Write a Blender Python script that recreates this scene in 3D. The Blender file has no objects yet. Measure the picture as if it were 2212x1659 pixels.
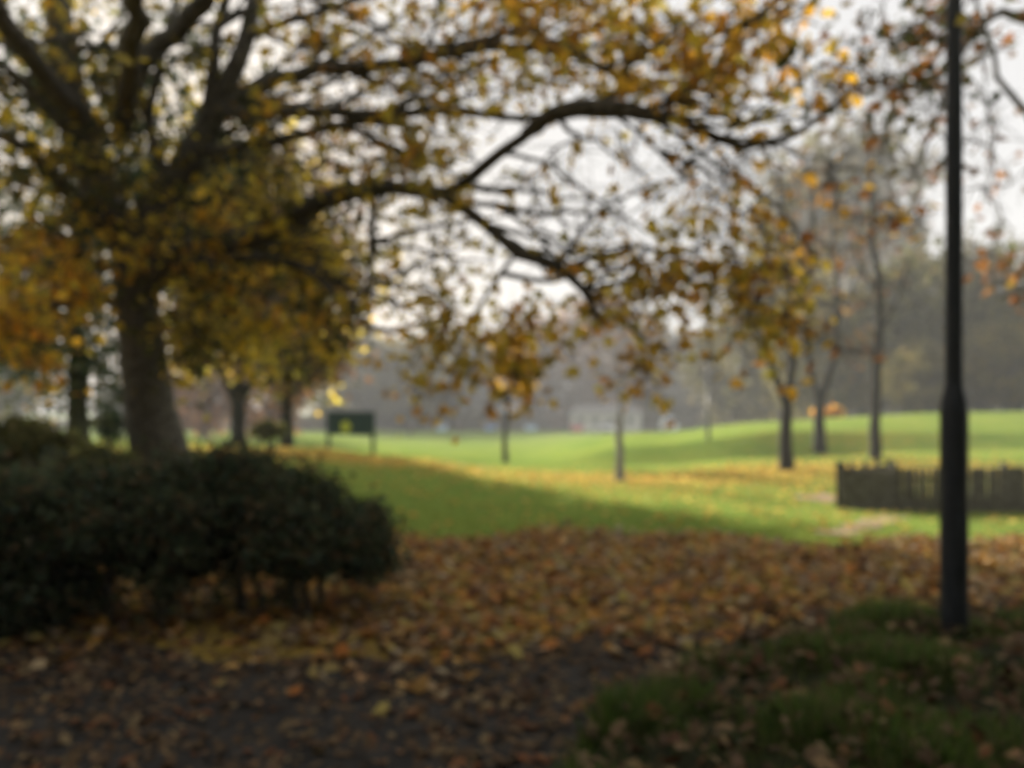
import bpy, math, random
import numpy as np
from math import radians, sin, cos, pi
random.seed(7); rng = np.random.default_rng(7)
S = bpy.context.scene; COL = S.collection
F = 1609.0; CX = 1106.0; HY = 880.0; CZ = 1.6      # reference frame of 2212 px used for surveying

def at(px, py, d):
    return np.array([(px-CX)/F*d, d, CZ-(py-HY)/F*d])
def wd(w, d): return w/F*d

# ------------------------------------------------------------ materials
def mat(name, rough=0.8, spec=0.2):
    m = bpy.data.materials.new(name); m.use_nodes = True
    nt = m.node_tree; b = nt.nodes['Principled BSDF']
    b.inputs['Roughness'].default_value = rough
    b.inputs['Specular IOR Level'].default_value = spec
    return m, nt, b
def ramp(nt, cols, interp='LINEAR'):
    r = nt.nodes.new('ShaderNodeValToRGB'); r.color_ramp.interpolation = interp
    e = r.color_ramp.elements
    while len(e) > 1: e.remove(e[-1])
    e[0].position = cols[0][0]; e[0].color = (*cols[0][1], 1)
    for p, c in cols[1:]:
        x = e.new(p); x.color = (*c, 1)
    return r
def noise(nt, scale, detail=4, rough=0.55, coord='Object'):
    tc = nt.nodes.new('ShaderNodeTexCoord'); n = nt.nodes.new('ShaderNodeTexNoise')
    n.inputs['Scale'].default_value = scale; n.inputs['Detail'].default_value = detail
    n.inputs['Roughness'].default_value = rough
    nt.links.new(tc.outputs[coord], n.inputs['Vector']); return n
def bump(nt, b, src, strength=0.5, dist=0.02):
    bp = nt.nodes.new('ShaderNodeBump'); bp.inputs['Strength'].default_value = strength
    bp.inputs['Distance'].default_value = dist
    nt.links.new(src, bp.inputs['Height']); nt.links.new(bp.outputs[0], b.inputs['Normal'])
def noisy(name, c1, c2, scale=5, rough=0.8, spec=0.2, bs=0.4, bd=0.02, detail=6):
    m, nt, b = mat(name, rough, spec)
    n = noise(nt, scale, detail); r = ramp(nt, [(0.35, c1), (0.65, c2)])
    nt.links.new(n.outputs[0], r.inputs[0]); nt.links.new(r.outputs[0], b.inputs['Base Color'])
    if bs: bump(nt, b, n.outputs[0], bs, bd)
    return m
def leafmat(name, cols, trans=0.45):
    m = bpy.data.materials.new(name); m.use_nodes = True; nt = m.node_tree
    for n in list(nt.nodes): nt.nodes.remove(n)
    g = nt.nodes.new('ShaderNodeNewGeometry')
    k = len(cols); r = ramp(nt, [(i/k, c) for i, c in enumerate(cols)])
    nt.links.new(g.outputs['Random Per Island'], r.inputs[0])
    d = nt.nodes.new('ShaderNodeBsdfDiffuse'); t = nt.nodes.new('ShaderNodeBsdfTranslucent')
    gl = nt.nodes.new('ShaderNodeBsdfGlossy'); gl.inputs['Roughness'].default_value = 0.45
    gl.inputs['Color'].default_value = (1, 1, 1, 1)
    mx = nt.nodes.new('ShaderNodeMixShader'); mx.inputs[0].default_value = trans
    m2 = nt.nodes.new('ShaderNodeMixShader'); m2.inputs[0].default_value = 0.008
    nt.links.new(r.outputs[0], d.inputs[0]); nt.links.new(r.outputs[0], t.inputs[0])
    nt.links.new(d.outputs[0], mx.inputs[1]); nt.links.new(t.outputs[0], mx.inputs[2])
    nt.links.new(mx.outputs[0], m2.inputs[1]); nt.links.new(gl.outputs[0], m2.inputs[2])
    o = nt.nodes.new('ShaderNodeOutputMaterial'); nt.links.new(m2.outputs[0], o.inputs[0])
    return m

M = {}
M['bark'] = noisy('bark', (0.06,0.057,0.048), (0.16,0.148,0.125), 14, 0.9, 0.1, 0.8, 0.03)
M['bark_dark'] = noisy('bark_dark', (0.022,0.021,0.018), (0.055,0.05,0.042), 14, 0.9, 0.1, 0.8, 0.03)
M['bark_green'] = noisy('bark_green', (0.030,0.034,0.022), (0.07,0.075,0.045), 12, 0.9, 0.1, 0.8, 0.03)
M['bark_grey'] = noisy('bark_grey', (0.13,0.125,0.12), (0.28,0.27,0.26), 9, 0.9, 0.1, 0.5, 0.02)
M['amber'] = leafmat('amber_leaves', [(0.80,0.43,0.04),(0.84,0.50,0.05),(0.64,0.38,0.05),(0.72,0.32,0.04),(0.78,0.54,0.07),(0.40,0.22,0.05)], 0.66)
M['olive'] = leafmat('olive_leaves', [(0.66,0.52,0.06),(0.86,0.60,0.06),(0.48,0.43,0.07),(0.90,0.56,0.06),(0.68,0.52,0.07),(0.36,0.29,0.07)], 0.7)
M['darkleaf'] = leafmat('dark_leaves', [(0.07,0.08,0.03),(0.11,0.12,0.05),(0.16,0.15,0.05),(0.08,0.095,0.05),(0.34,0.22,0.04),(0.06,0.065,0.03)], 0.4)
M['evergreen'] = leafmat('evergreen_leaves', [(0.025,0.045,0.022),(0.04,0.07,0.03),(0.03,0.05,0.03),(0.055,0.085,0.03)], 0.2)
M['rust'] = leafmat('rust_leaves', [(0.36,0.13,0.035),(0.42,0.18,0.04),(0.26,0.12,0.05),(0.20,0.12,0.06)], 0.45)
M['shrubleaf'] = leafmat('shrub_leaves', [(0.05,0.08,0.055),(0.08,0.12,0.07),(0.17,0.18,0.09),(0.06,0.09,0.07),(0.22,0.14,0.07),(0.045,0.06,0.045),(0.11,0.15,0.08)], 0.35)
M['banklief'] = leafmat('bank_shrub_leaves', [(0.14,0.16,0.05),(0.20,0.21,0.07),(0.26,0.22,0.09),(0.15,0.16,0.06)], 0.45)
M['litter'] = leafmat('fallen_leaf', [(0.50,0.23,0.06),(0.28,0.15,0.07),(0.62,0.32,0.07),(0.12,0.07,0.04),(0.64,0.36,0.08),(0.50,0.40,0.26),(0.10,0.06,0.045),(0.56,0.21,0.05),(0.44,0.37,0.24),(0.22,0.13,0.07),(0.56,0.46,0.14),(0.16,0.11,0.08)], 0.2)
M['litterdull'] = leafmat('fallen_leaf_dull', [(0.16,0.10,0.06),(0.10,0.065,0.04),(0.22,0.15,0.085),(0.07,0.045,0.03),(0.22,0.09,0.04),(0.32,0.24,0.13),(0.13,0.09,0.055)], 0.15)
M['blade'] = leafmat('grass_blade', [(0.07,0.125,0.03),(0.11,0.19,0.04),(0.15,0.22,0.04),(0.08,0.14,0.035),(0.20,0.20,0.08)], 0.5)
M['bladelit'] = leafmat('meadow_blade', [(0.15,0.23,0.05),(0.20,0.28,0.06),(0.24,0.30,0.06),(0.17,0.24,0.06),(0.26,0.27,0.07)], 0.45)  # lit copy of the grass blade: sunlight put into the lighter colour
M['far_olive'] = leafmat('far_olive_leaves', [(0.15,0.14,0.045),(0.20,0.17,0.05),(0.11,0.11,0.04),(0.24,0.18,0.05)], 0.5)
M['far_brown'] = leafmat('far_brown_leaves', [(0.26,0.13,0.065),(0.18,0.10,0.06),(0.32,0.16,0.06),(0.14,0.085,0.055)], 0.5)
M['far_grey'] = leafmat('far_grey_leaves', [(0.13,0.10,0.05),(0.17,0.13,0.055),(0.09,0.08,0.042),(0.14,0.13,0.05)], 0.4)
M['far_dark'] = leafmat('far_dark_leaves', [(0.11,0.11,0.032),(0.15,0.14,0.04),(0.19,0.165,0.045),(0.08,0.085,0.03)], 0.4)
M['asphalt'] = noisy('asphalt', (0.028,0.027,0.026), (0.062,0.057,0.052), 7, 0.95, 0.1, 0.9, 0.02)
M['dirt'] = noisy('bare_earth', (0.30,0.19,0.14), (0.40,0.27,0.20), 6, 0.95, 0.1, 0.4, 0.02)
M['lamp'] = noisy('dark_lamp_paint', (0.024,0.029,0.038), (0.036,0.042,0.053), 20, 0.5, 0.4, 0.1, 0.002)
M['fence'] = noisy('weathered_paling', (0.07,0.062,0.05), (0.15,0.135,0.11), 10, 0.9, 0.1, 0.5, 0.01)
M['signgreen'] = noisy('sign_green', (0.012,0.030,0.026), (0.016,0.038,0.032), 4, 0.5, 0.4, 0, 0)
M['signyellow'] = noisy('sign_yellow', (0.35,0.38,0.04), (0.42,0.43,0.05), 4, 0.6, 0.3, 0, 0)
M['wall'] = noisy('pavilion_render', (0.42,0.42,0.39), (0.52,0.51,0.47), 1.5, 0.9, 0.1, 0, 0)
M['roof'] = noisy('pavilion_roof', (0.16,0.15,0.14), (0.22,0.21,0.20), 3, 0.8, 0.2, 0, 0)
M['glass'] = noisy('dark_glass', (0.02,0.025,0.03), (0.03,0.035,0.04), 3, 0.1, 0.5, 0, 0)
M['tyre'] = noisy('tyre', (0.02,0.02,0.02), (0.03,0.03,0.03), 30, 0.9, 0.1, 0, 0)
for k, c in dict(blue=(0.04,0.14,0.34), red=(0.45,0.06,0.04), white=(0.65,0.66,0.66), teal=(0.10,0.30,0.30), lightblue=(0.22,0.36,0.48)).items():
    M['paint_'+k] = noisy('car_paint_'+k, c, tuple(x*1.1 for x in c), 2, 0.35, 0.5, 0, 0)
M['navy'] = noisy('navy_cloth', (0.02,0.04,0.09), (0.03,0.055,0.12), 20, 0.9, 0.1, 0, 0)
M['denim'] = noisy('dark_cloth', (0.02,0.022,0.03), (0.035,0.035,0.045), 20, 0.9, 0.1, 0, 0)
M['skin'] = noisy('skin', (0.42,0.25,0.18), (0.48,0.29,0.21), 10, 0.6, 0.3, 0, 0)
M['hair'] = noisy('hair', (0.03,0.02,0.015), (0.05,0.035,0.02), 40, 0.7, 0.3, 0, 0)

# ground material: grass with leaf litter mixed in where leaves have fallen
def groundmat():
    m, nt, b = mat('grass_ground', 1.0, 0.0)
    n1 = noise(nt, 0.35, 5, 0.6); n2 = noise(nt, 9, 5, 0.7); n3 = noise(nt, 2.2, 5, 0.65)
    g1 = ramp(nt, [(0.3,(0.145,0.225,0.050)),(0.5,(0.205,0.28,0.058)),(0.7,(0.265,0.305,0.066))])
    nt.links.new(n1.outputs[0], g1.inputs[0])
    g2 = ramp(nt, [(0.3,(0.55,0.60,0.5)),(0.7,(1.15,1.1,1.1))]); nt.links.new(n2.outputs[0], g2.inputs[0])
    mul = nt.nodes.new('ShaderNodeMix'); mul.data_type = 'RGBA'; mul.blend_type = 'MULTIPLY'; mul.inputs[0].default_value = 1
    nt.links.new(g1.outputs[0], mul.inputs[6]); nt.links.new(g2.outputs[0], mul.inputs[7])
    lit = ramp(nt, [(0.3,(0.26,0.17,0.04)),(0.5,(0.38,0.27,0.06)),(0.7,(0.46,0.33,0.085))]); nt.links.new(n2.outputs[0], lit.inputs[0])
    at_ = nt.nodes.new('ShaderNodeAttribute'); at_.attribute_name = 'litter'
    ad = nt.nodes.new('ShaderNodeMath'); ad.operation = 'ADD'
    nt.links.new(at_.outputs['Fac'], ad.inputs[0]); nt.links.new(n3.outputs[0], ad.inputs[1])
    st = ramp(nt, [(0.0,(0,0,0)),(0.62,(0,0,0)),(1.0,(1,1,1))])
    nt.links.new(ad.outputs[0], st.inputs[0])
    mx = nt.nodes.new('ShaderNodeMix'); mx.data_type = 'RGBA'
    nt.links.new(st.outputs[0], mx.inputs[0]); nt.links.new(mul.outputs[2], mx.inputs[6]); nt.links.new(lit.outputs[0], mx.inputs[7])
    nt.links.new(mx.outputs[2], b.inputs['Base Color'])
    bump(nt, b, n2.outputs[0], 0.5, 0.010)
    return m
M['ground'] = groundmat()

# ------------------------------------------------------------ objects
def link(o, parent=None):
    COL.objects.link(o)
    if parent is not None:
        o.parent = parent
        o.matrix_parent_inverse = parent.matrix_world.inverted() if False else o.matrix_parent_inverse
    return o
def tag(o, label=None, cat=None, group=None, kind=None):
    if label: o['label'] = label
    if cat: o['category'] = cat
    if group: o['group'] = group
    if kind: o['kind'] = kind
    return o
def mesh_np(name, verts, faces, m, parent=None, k=None, smooth=False):
    """verts (n,3); faces (m,k) array, or list of lists"""
    me = bpy.data.meshes.new(name)
    verts = np.asarray(verts, dtype=np.float32)
    if parent is not None:
        verts = verts - np.array(parent.location, dtype=np.float32)
    if isinstance(faces, np.ndarray):
        nf, kk = faces.shape
        me.vertices.add(len(verts)); me.vertices.foreach_set('co', verts.ravel())
        me.loops.add(nf*kk); me.loops.foreach_set('vertex_index', faces.astype(np.int32).ravel())
        me.polygons.add(nf); me.polygons.foreach_set('loop_start', np.arange(0, nf*kk, kk, dtype=np.int32))
        me.polygons.foreach_set('loop_total', np.full(nf, kk, dtype=np.int32))
        me.update(calc_edges=True); me.validate()
    else:
        me.from_pydata(verts.tolist(), [], faces); me.update()
    me.materials.append(m)
    if smooth:
        me.polygons.foreach_set('use_smooth', np.ones(len(me.polygons), dtype=bool))
    return link(bpy.data.objects.new(name, me), parent)
def thing(name, loc, label, cat, group=None):
    o = bpy.data.objects.new(name, None); o.location = [float(v) for v in loc]; o.empty_display_size = 0.2
    COL.objects.link(o); return tag(o, label, cat, group)

class Tubes:
    def __init__(s): s.v = []; s.f = []; s.n = 0
    def add(s, pts, rad, sides=6, wob=0.0, cap=False):
        pts = np.asarray(pts, float); n = len(pts)
        if n < 2: return
        tan = np.gradient(pts, axis=0); tan /= (np.linalg.norm(tan, axis=1, keepdims=True)+1e-9)
        ref = np.array([0.3, 0.9, 0.31]) if abs(tan[0][1]) < 0.8 else np.array([1.0, 0.1, 0.2])
        a = np.cross(tan, ref); a /= (np.linalg.norm(a, axis=1, keepdims=True)+1e-9)
        b = np.cross(tan, a)
        th = np.linspace(0, 2*pi, sides, endpoint=False)
        rr = np.asarray(rad, float)[:, None]*np.ones((1, sides))
        if wob: rr = rr*(1+wob*np.sin(th*3+np.arange(n)[:, None]*0.35)*0.6+rng.normal(0, wob*0.4, rr.shape))
        V = pts[:, None, :]+rr[..., None]*(np.cos(th)[None, :, None]*a[:, None, :]+np.sin(th)[None, :, None]*b[:, None, :])
        s.v.append(V.reshape(-1, 3))
        i = np.arange(n-1)[:, None]*sides; j = np.arange(sides)[None, :]; j2 = (j+1) % sides
        f = np.stack([i+j, i+j2, i+sides+j2, i+sides+j], -1).reshape(-1, 4)+s.n
        s.f.append(f); s.n += n*sides
    def build(s, name, m, parent):
        if not s.v: return None
        return mesh_np(name, np.concatenate(s.v), np.concatenate(s.f), m, parent, smooth=True)

def smooth_path(pts, rad, step=0.25, jit=0.0):
    """Catmull-Rom through control points, with radii"""
    P = np.asarray(pts, float); R = np.asarray(rad, float)
    Q = np.vstack([2*P[0]-P[1], P, 2*P[-1]-P[-2]]); out = []; ro = []
    for i in range(len(P)-1):
        L = np.linalg.norm(P[i+1]-P[i]); k = max(2, int(L/step))
        for t in np.linspace(0, 1, k, endpoint=False):
            p0, p1, p2, p3 = Q[i], Q[i+1], Q[i+2], Q[i+3]
            out.append(0.5*((2*p1)+(-p0+p2)*t+(2*p0-5*p1+4*p2-p3)*t*t+(-p0+3*p1-3*p2+p3)*t**3)); ro.append(R[i]*(1-t)+R[i+1]*t)
    out.append(P[-1]); ro.append(R[-1])
    out = np.array(out); ro = np.array(ro)
    if jit:
        n = rng.normal(0, jit, out.shape); n[0] = 0
        out = out+n
    return out, ro

def leaf_template(kind):
    if kind == 'maple':
        pts = [(0,-.08),(.28,-.02),(.26,.18),(.52,.34),(.30,.46),(.22,.72),(0,1.0),(-.22,.72),(-.30,.46),(-.52,.34),(-.26,.18),(-.28,-.02)]
        v = [(0, .36, .06)]+[(x, y, -0.12*(x*x)*2-0.15*abs(y-.36)**2) for x, y in pts]
        n = len(pts); f = [(0, i+1, (i+1) % n+1) for i in range(n)]
    elif kind == 'oval':
        pts = [(0,0),(.26,.25),(.30,.55),(0,1.0),(-.30,.55),(-.26,.25)]
        v = [(0, .5, .07)]+[(x, y, -abs(x)*0.25) for x, y in pts]
        n = len(pts); f = [(0, i+1, (i+1) % n+1) for i in range(n)]
    elif kind == 'clump':
        v = [(0,0,0),(.45,.2,.1),(.3,.8,-.1),(-.1,1,.12),(-.5,.6,-.05),(-.4,.1,.1)]
        f = [(0,1,2),(0,2,3),(0,3,4),(0,4,5)]
    elif kind == 'blade':
        v = [(-.04,0,0),(.04,0,0),(.03,.55,.06),(-.03,.55,.06),(0,1,.28)]
        f = [(0,1,2),(0,2,3),(3,2,4)]
    return np.array(v, float), np.array(f, int)
def rand_rot(n, flat=None, up=False):
    """random orthonormal frames (n,3,3); flat: lying on the ground with that tilt; up: blade stands up"""
    if flat is not None:
        a = rng.uniform(0, 2*pi, n); nx = rng.normal(0, flat, n); ny = rng.normal(0, flat, n)
        z = np.stack([nx, ny, np.ones(n)], 1); x = np.stack([np.cos(a), np.sin(a), np.zeros(n)], 1)
    elif up:
        a = rng.uniform(0, 2*pi, n)
        y = np.stack([rng.normal(0, .3, n), rng.normal(0, .3, n), np.ones(n)], 1); y /= np.linalg.norm(y, axis=1, keepdims=True)
        x = np.stack([np.cos(a), np.sin(a), np.zeros(n)], 1); z = np.cross(x, y); z /= np.linalg.norm(z, axis=1, keepdims=True); x = np.cross(y, z)
        return np.stack([x, y, z], 2)
    else:
        z = rng.normal(size=(n, 3)); x = rng.normal(size=(n, 3))
        z[:, 2] += 0.5; x[:, 2] -= 0.3
    z /= np.linalg.norm(z, axis=1, keepdims=True)
    y = np.cross(z, x); y /= np.linalg.norm(y, axis=1, keepdims=True); x = np.cross(y, z)
    return np.stack([x, y, z], 2)
def leaves(name, pos, size, m, parent=None, kind='maple', flat=None, up=False, center=True):
    pos = np.asarray(pos, float).reshape(-1, 3); n = len(pos)
    if n == 0: return None
    v, f = leaf_template(kind)
    if center and not up: v = v-np.array([0, .45, 0])
    sz = np.asarray(size, float)*np.ones(n)
    R = rand_rot(n, flat, up)
    curl = rng.normal(1, .7, n)
    vv = np.repeat(v[None], n, 0).copy(); vv[..., 2] *= curl[:, None]
    V = np.einsum('nij,nkj->nki', R, vv)*sz[:, None, None]+pos[:, None, :]
    Fc = (f[None]+(np.arange(n)*len(v))[:, None, None]).reshape(-1, f.shape[1])
    return mesh_np(name, V.reshape(-1, 3), Fc, m, parent)

class Tree:
    """limbs given as traced paths; twigs colonise target points and carry the leaves"""
    def __init__(s): s.wood = Tubes(); s.twigs = Tubes(); s.nodes = []; s.nr = []; s.L = {}
    def limb(s, pts, rad, sides=8, step=0.25, jit=0.012, wob=0.06, nodes=True, trunk=None):
        p, r = smooth_path(pts, rad, step, jit)
        (trunk or s.wood).add(p, r, sides, wob)
        if nodes: s.nodes.extend(p); s.nr.extend(r)
        return p
    def colonise(s, T, r0=0.010, rt=0.0035, bend=0.18, maxstep=0.22, key=None, nl=(8, 18), spread=0.22, maxl=1.2, sub=3, subl=0.35):
        T = np.asarray(T, float).reshape(-1, 3); N = np.array(s.nodes)
        d = np.sqrt(((T[:, None]-N[None])**2).sum(-1)).min(1) if len(T)*len(N) < 4e7 else rng.random(len(T))
        nodes = [x for x in N]
        buf = np.zeros((len(N)+len(T)*14+10, 3)); buf[:len(N)] = N; nb = len(N)
        for i in np.argsort(d):
            t = T[i]; dd = ((buf[:nb]-t)**2).sum(1); j = int(dd.argmin()); L = math.sqrt(dd[j])
            if L < 0.03: continue
            p0 = buf[j]; k = max(3, min(12, int(L/maxstep)+2))
            tt = np.linspace(0, 1, k)[:, None]
            off = rng.normal(0, bend*L*0.5, 3); off[2] = abs(off[2])*0.8
            path = p0*(1-tt)+t*tt+np.sin(tt*pi)*off+rng.normal(0, 0.012*L, (k, 3))*np.sin(tt*pi)
            base = r0*(0.55+0.45*min(2.5, L/0.8))
            rr = base*(1-tt[:, 0])+rt*tt[:, 0]
            s.twigs.add(path, rr, 4)
            buf[nb:nb+k-1] = path[1:]; nb += k-1
            dirv = (path[-1]-path[-2]); dirv /= np.linalg.norm(dirv)+1e-9
            ends = [path[-1]]; segs = [path[k//2:]]
            for q in range(sub):
                a = path[rng.integers(k//2, k)]
                dv = dirv+rng.normal(0, .7, 3); dv /= np.linalg.norm(dv); l = subl*rng.uniform(.5, 1.3)
                u = np.linspace(0, 1, 4)[:, None]
                sp = a+dv*l*u+np.array([0, 0, -.15])*l*u*u+rng.normal(0, .02*l, (4, 3))*u
                s.twigs.add(sp, rt*1.0*(1-u[:, 0]*.6), 3); segs.append(sp)
            if key is not None:
                n = rng.integers(nl[0], nl[1]+1)
                if n > 0:
                    A = np.concatenate(segs); c = A[rng.integers(0, len(A), n)]+rng.normal(0, spread, (n, 3))*np.array([1, 1, .9])
                    kk = key if isinstance(key, str) else key[rng.integers(0, len(key))]
                    s.L.setdefault(kk, []).append(c)
        s.nodes = list(buf[:nb])
    def merge(s):
        s.wood.f += [f+s.wood.n for f in s.twigs.f]; s.wood.v += s.twigs.v; s.wood.n += s.twigs.n
    def finish(s, root, wood='bark', size=0.13, kind='maple', names=None, trunk=None):
        if trunk is not None: trunk.build('trunk', M[wood], root)
        s.merge(); s.wood.build('branches', M[wood], root)
        for k, c in s.L.items():
            c = np.concatenate(c); leaves('foliage', c, size*rng.uniform(.6, 1.3, len(c)), M[k], root, kind)

# ------------------------------------------------------------ terrain
DK = [0, 4, 6.5, 9, 12, 15, 20, 25, 28.4, 31, 40, 45, 50, 70, 100, 150, 260, 700]
PK = [-700, 0, 340, 640, 850, 1106, 1400, 1700, 2000, 2212, 2900]
TZ = np.array([
 [0,0,0,.10,.30,.50,.70,.70,0.52,0.36,.0,-.3,-.6,-1.5,-2.5,-3.2,-3.5,-4],
 [0,0,0,.08,.25,.40,.60,.55,0.38,0.25,-.1,-.4,-.7,-1.5,-2.3,-3.2,-3.5,-4],
 [0,0,0,.05,.15,.25,.40,.40,0.27,0.12,-.2,-.5,-.8,-1.5,-2.2,-3.1,-3.5,-4],
 [0,0,0,.02,.08,.13,.20,.22,0.13,-0.08,-.5,-.75,-1.,-1.5,-2.1,-3.1,-3.5,-4],
 [0,0,0,0,.0,.0,.0,-.08,-0.25,-0.42,-.8,-1.0,-1.2,-1.7,-2.2,-3.1,-3.5,-4],
 [0,0,0,0,-.05,-.15,-.3,-.5,-0.67,-0.8,-1.,-1.1,-1.2,-1.7,-2.1,-3.1,-3.5,-4],
 [0,0,0,0,-.13,-.28,-.4,-.5,-0.56,0.03,.12,.08,-.1,-1.,-2.,-3.1,-3.5,-4],
 [0,0,0,0,-.18,-.35,-.22,-.15,-0.32,0.62,.8,.82,.6,-.4,-1.6,-3.,-3.5,-4],
 [0,0,0,0,-.20,-.38,-.24,-.05,-0.12,0.55,1.2,1.25,1.1,.4,-1.,-2.6,-3.4,-4],
 [0,0,0,0,-.20,-.38,-.24,-.02,0.0,0.55,1.30,1.38,1.3,.8,-.6,-2.4,-3.4,-4],
 [0,0,0,0,-.20,-.38,-.24,-.02,0.1,0.6,1.45,1.5,1.4,1.,-.4,-2.4,-3.4,-4]])
def sstep(a, b, x): t = np.clip((x-a)/(b-a), 0, 1); return t*t*(3-2*t)
def gz(x, y):
    x = np.asarray(x, float); y = np.asarray(y, float)
    yy = np.maximum(y, 1.0); px = np.clip(CX+F*x/yy, PK[0], PK[-1])
    px = np.where(y < 1.0, CX, px)
    i = np.clip(np.searchsorted(DK, np.maximum(y, 0), side='right')-1, 0, len(DK)-2)
    j = np.clip(np.searchsorted(PK, px, side='right')-1, 0, len(PK)-2)
    dk = np.array(DK, float); pk = np.array(PK, float)
    u = np.clip((np.maximum(y, 0)-dk[i])/(dk[i+1]-dk[i]), 0, 1); v = (px-pk[j])/(pk[j+1]-pk[j])
    v = v*v*(3-2*v)
    z = (TZ[j, i]*(1-u)+TZ[j, i+1]*u)*(1-v)+(TZ[j+1, i]*(1-u)+TZ[j+1, i+1]*u)*v
    z = z+0.03*np.sin(x*.9+y*.35)*np.sin(y*.6)*sstep(8, 14, y)
    return z
def G(px, d):
    x = (px-CX)/F*d; return np.array([x, d, float(gz(x, d))])

def blob(x, y, cx, cy, rx, ry): return np.exp(-((x-cx)/rx)**2-((y-cy)/ry)**2)
ys = np.concatenate([np.linspace(-30, 2, 12), np.linspace(2.5, 50, 190), np.geomspace(51, 700, 60)])
us = np.linspace(-1, 1, 161)
hw = 30+1.1*np.maximum(ys, 0)
X = us[None]*hw[:, None]; Y = np.repeat(ys[:, None], len(us), 1); Z = gz(X, Y)
nr, nc = X.shape
idx = np.arange(nr*nc).reshape(nr, nc)
Fq = np.stack([idx[:-1, :-1], idx[:-1, 1:], idx[1:, 1:], idx[1:, :-1]], -1).reshape(-1, 4)
gr = mesh_np('ground', np.stack([X, Y, Z], -1).reshape(-1, 3), Fq, M['ground'], smooth=True)
tag(gr, kind='structure')
edge = 9.3+0.35*np.sin(X*1.3)+0.25*np.sin(X*3.1)-0.10*np.maximum(X, 0)
lit = 0.75*(1-sstep(-.5, .5, Y-edge))*sstep(-40, -30, Y)
lit = np.maximum(lit, 0.42*blob(X, Y, 4.5, 20.5, 7.5, 4.0)); lit = np.maximum(lit, 0.36*blob(X, Y, 11, 21.5, 6, 3.5))
lit = np.maximum(lit, 0.48*blob(X, Y, -6.0, 23, 5.5, 4.0)); lit = np.maximum(lit, 0.35*blob(X, Y, -8, 14, 5, 5))
lit = np.maximum(lit, 0.20*blob(X, Y, 14, 30, 6, 4))
at_ = gr.data.attributes.new('litter', 'FLOAT', 'POINT'); at_.data.foreach_set('value', lit.ravel().astype(np.float32))

# asphalt path: sheet draped 4 mm over the ground
def sheet(name, far, near, m, lift=0.004, nx=80, ny=14, x0=-9, x1=9, jag=0.05):
    xs = np.linspace(x0, x1, nx)
    fy = np.interp(xs, *zip(*far))+rng.normal(0, jag, nx)+.16*np.sin(xs*1.7+.6)+.10*np.sin(xs*4.1); ny_ = np.interp(xs, *zip(*near))+rng.normal(0, jag, nx)
    t = np.linspace(0, 1, ny)[:, None]; YY = ny_[None]*(1-t)+fy[None]*t; XX = np.repeat(xs[None], ny, 0)
    ZZ = gz(XX, YY)+lift
    ii = np.arange(nx*ny).reshape(ny, nx); ff = np.stack([ii[:-1, :-1], ii[:-1, 1:], ii[1:, 1:], ii[1:, :-1]], -1).reshape(-1, 4)
    return mesh_np(name, np.stack([XX, YY, ZZ], -1).reshape(-1, 3), ff, m, smooth=True)
tag(sheet('path', [(-12,5.0),(-3,4.9),(0,4.85),(1.2,5.2),(2.4,6.1),(9,7.6)], [(-12,0.5),(0,.5),(1,3.6),(2.3,4.9),(9,6.0)], M['asphalt'], x0=-12), kind='structure')
# worn earth track by the fence
def strip(name, pts, w, m, lift=0.012):
    P, _ = smooth_path([G(*p) for p in pts], [1]*len(pts), 0.15)
    t = np.gradient(P, axis=0)[:, :2]; t /= np.linalg.norm(t, axis=1, keepdims=True); n = np.stack([-t[:, 1], t[:, 0]], 1)
    V = []
    for k in np.linspace(-1, 1, 5):
        q = P[:, :2]+n*k*(w*(0.5+0.14*np.sin(np.arange(len(P))*.9)))[:, None]
        V.append(np.stack([q[:, 0], q[:, 1], gz(q[:, 0], q[:, 1])+lift], 1))
    V = np.stack(V, 1); a, b = V.shape[:2]; ii = np.arange(a*b).reshape(a, b)
    ff = np.stack([ii[:-1, :-1], ii[:-1, 1:], ii[1:, 1:], ii[1:, :-1]], -1).reshape(-1, 4)
    return mesh_np(name, V.reshape(-1, 3), ff, m, smooth=True)
tag(strip('dirt_track', [(1790,9.6),(1850,10.4),(1900,11.6),(1935,12.6)], .42, M['dirt']), kind='structure')
tag(strip('dirt_patch', [(1745,15.6),(1775,15.9),(1800,16.2)], .7, M['dirt']), kind='structure')

# grass verge, raised, right foreground
vb = np.array([(.05,1.2),(.12,2.6),(.22,3.3),(.50,3.9),(1.07,4.6),(1.58,5.1),(2.24,5.5),(4.1,5.95),(9,6.9)])
def vd(x, y):   # signed distance-ish into the verge (positive inside)
    e = np.interp(x, vb[:, 0], vb[:, 1], left=-5); return np.where(x < .05, -1, (e-y))*.75
def vz(x, y): return gz(x, y)+0.075*sstep(-.02, .45, vd(x, y))-0.01+0.02*np.sin(x*5)*np.sin(y*4)*sstep(0, .4, vd(x, y))
gx = np.linspace(-.05, 9, 120); gy = np.linspace(.3, 7.2, 100); GX, GY = np.meshgrid(gx, gy); GZ = vz(GX, GY)
ii = np.arange(GX.size).reshape(GX.shape); ff = np.stack([ii[:-1, :-1], ii[:-1, 1:], ii[1:, 1:], ii[1:, :-1]], -1).reshape(-1, 4)
cxy = np.stack([GX.ravel()[ff].mean(1), GY.ravel()[ff].mean(1)], 1); ff = ff[vd(cxy[:, 0], cxy[:, 1]) > -.05]
M['verge'] = noisy('verge_soil', (0.022,0.024,0.013), (0.04,0.045,0.02), 6, 0.95, 0.1, 0.6, 0.03)
tag(mesh_np('grass_verge', np.stack([GX, GY, GZ], -1).reshape(-1, 3), ff, M['verge'], smooth=True), kind='structure')

def scatter(n, x0, x1, y0, y1): return rng.uniform(x0, x1, n), rng.uniform(y0, y1, n)
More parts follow.
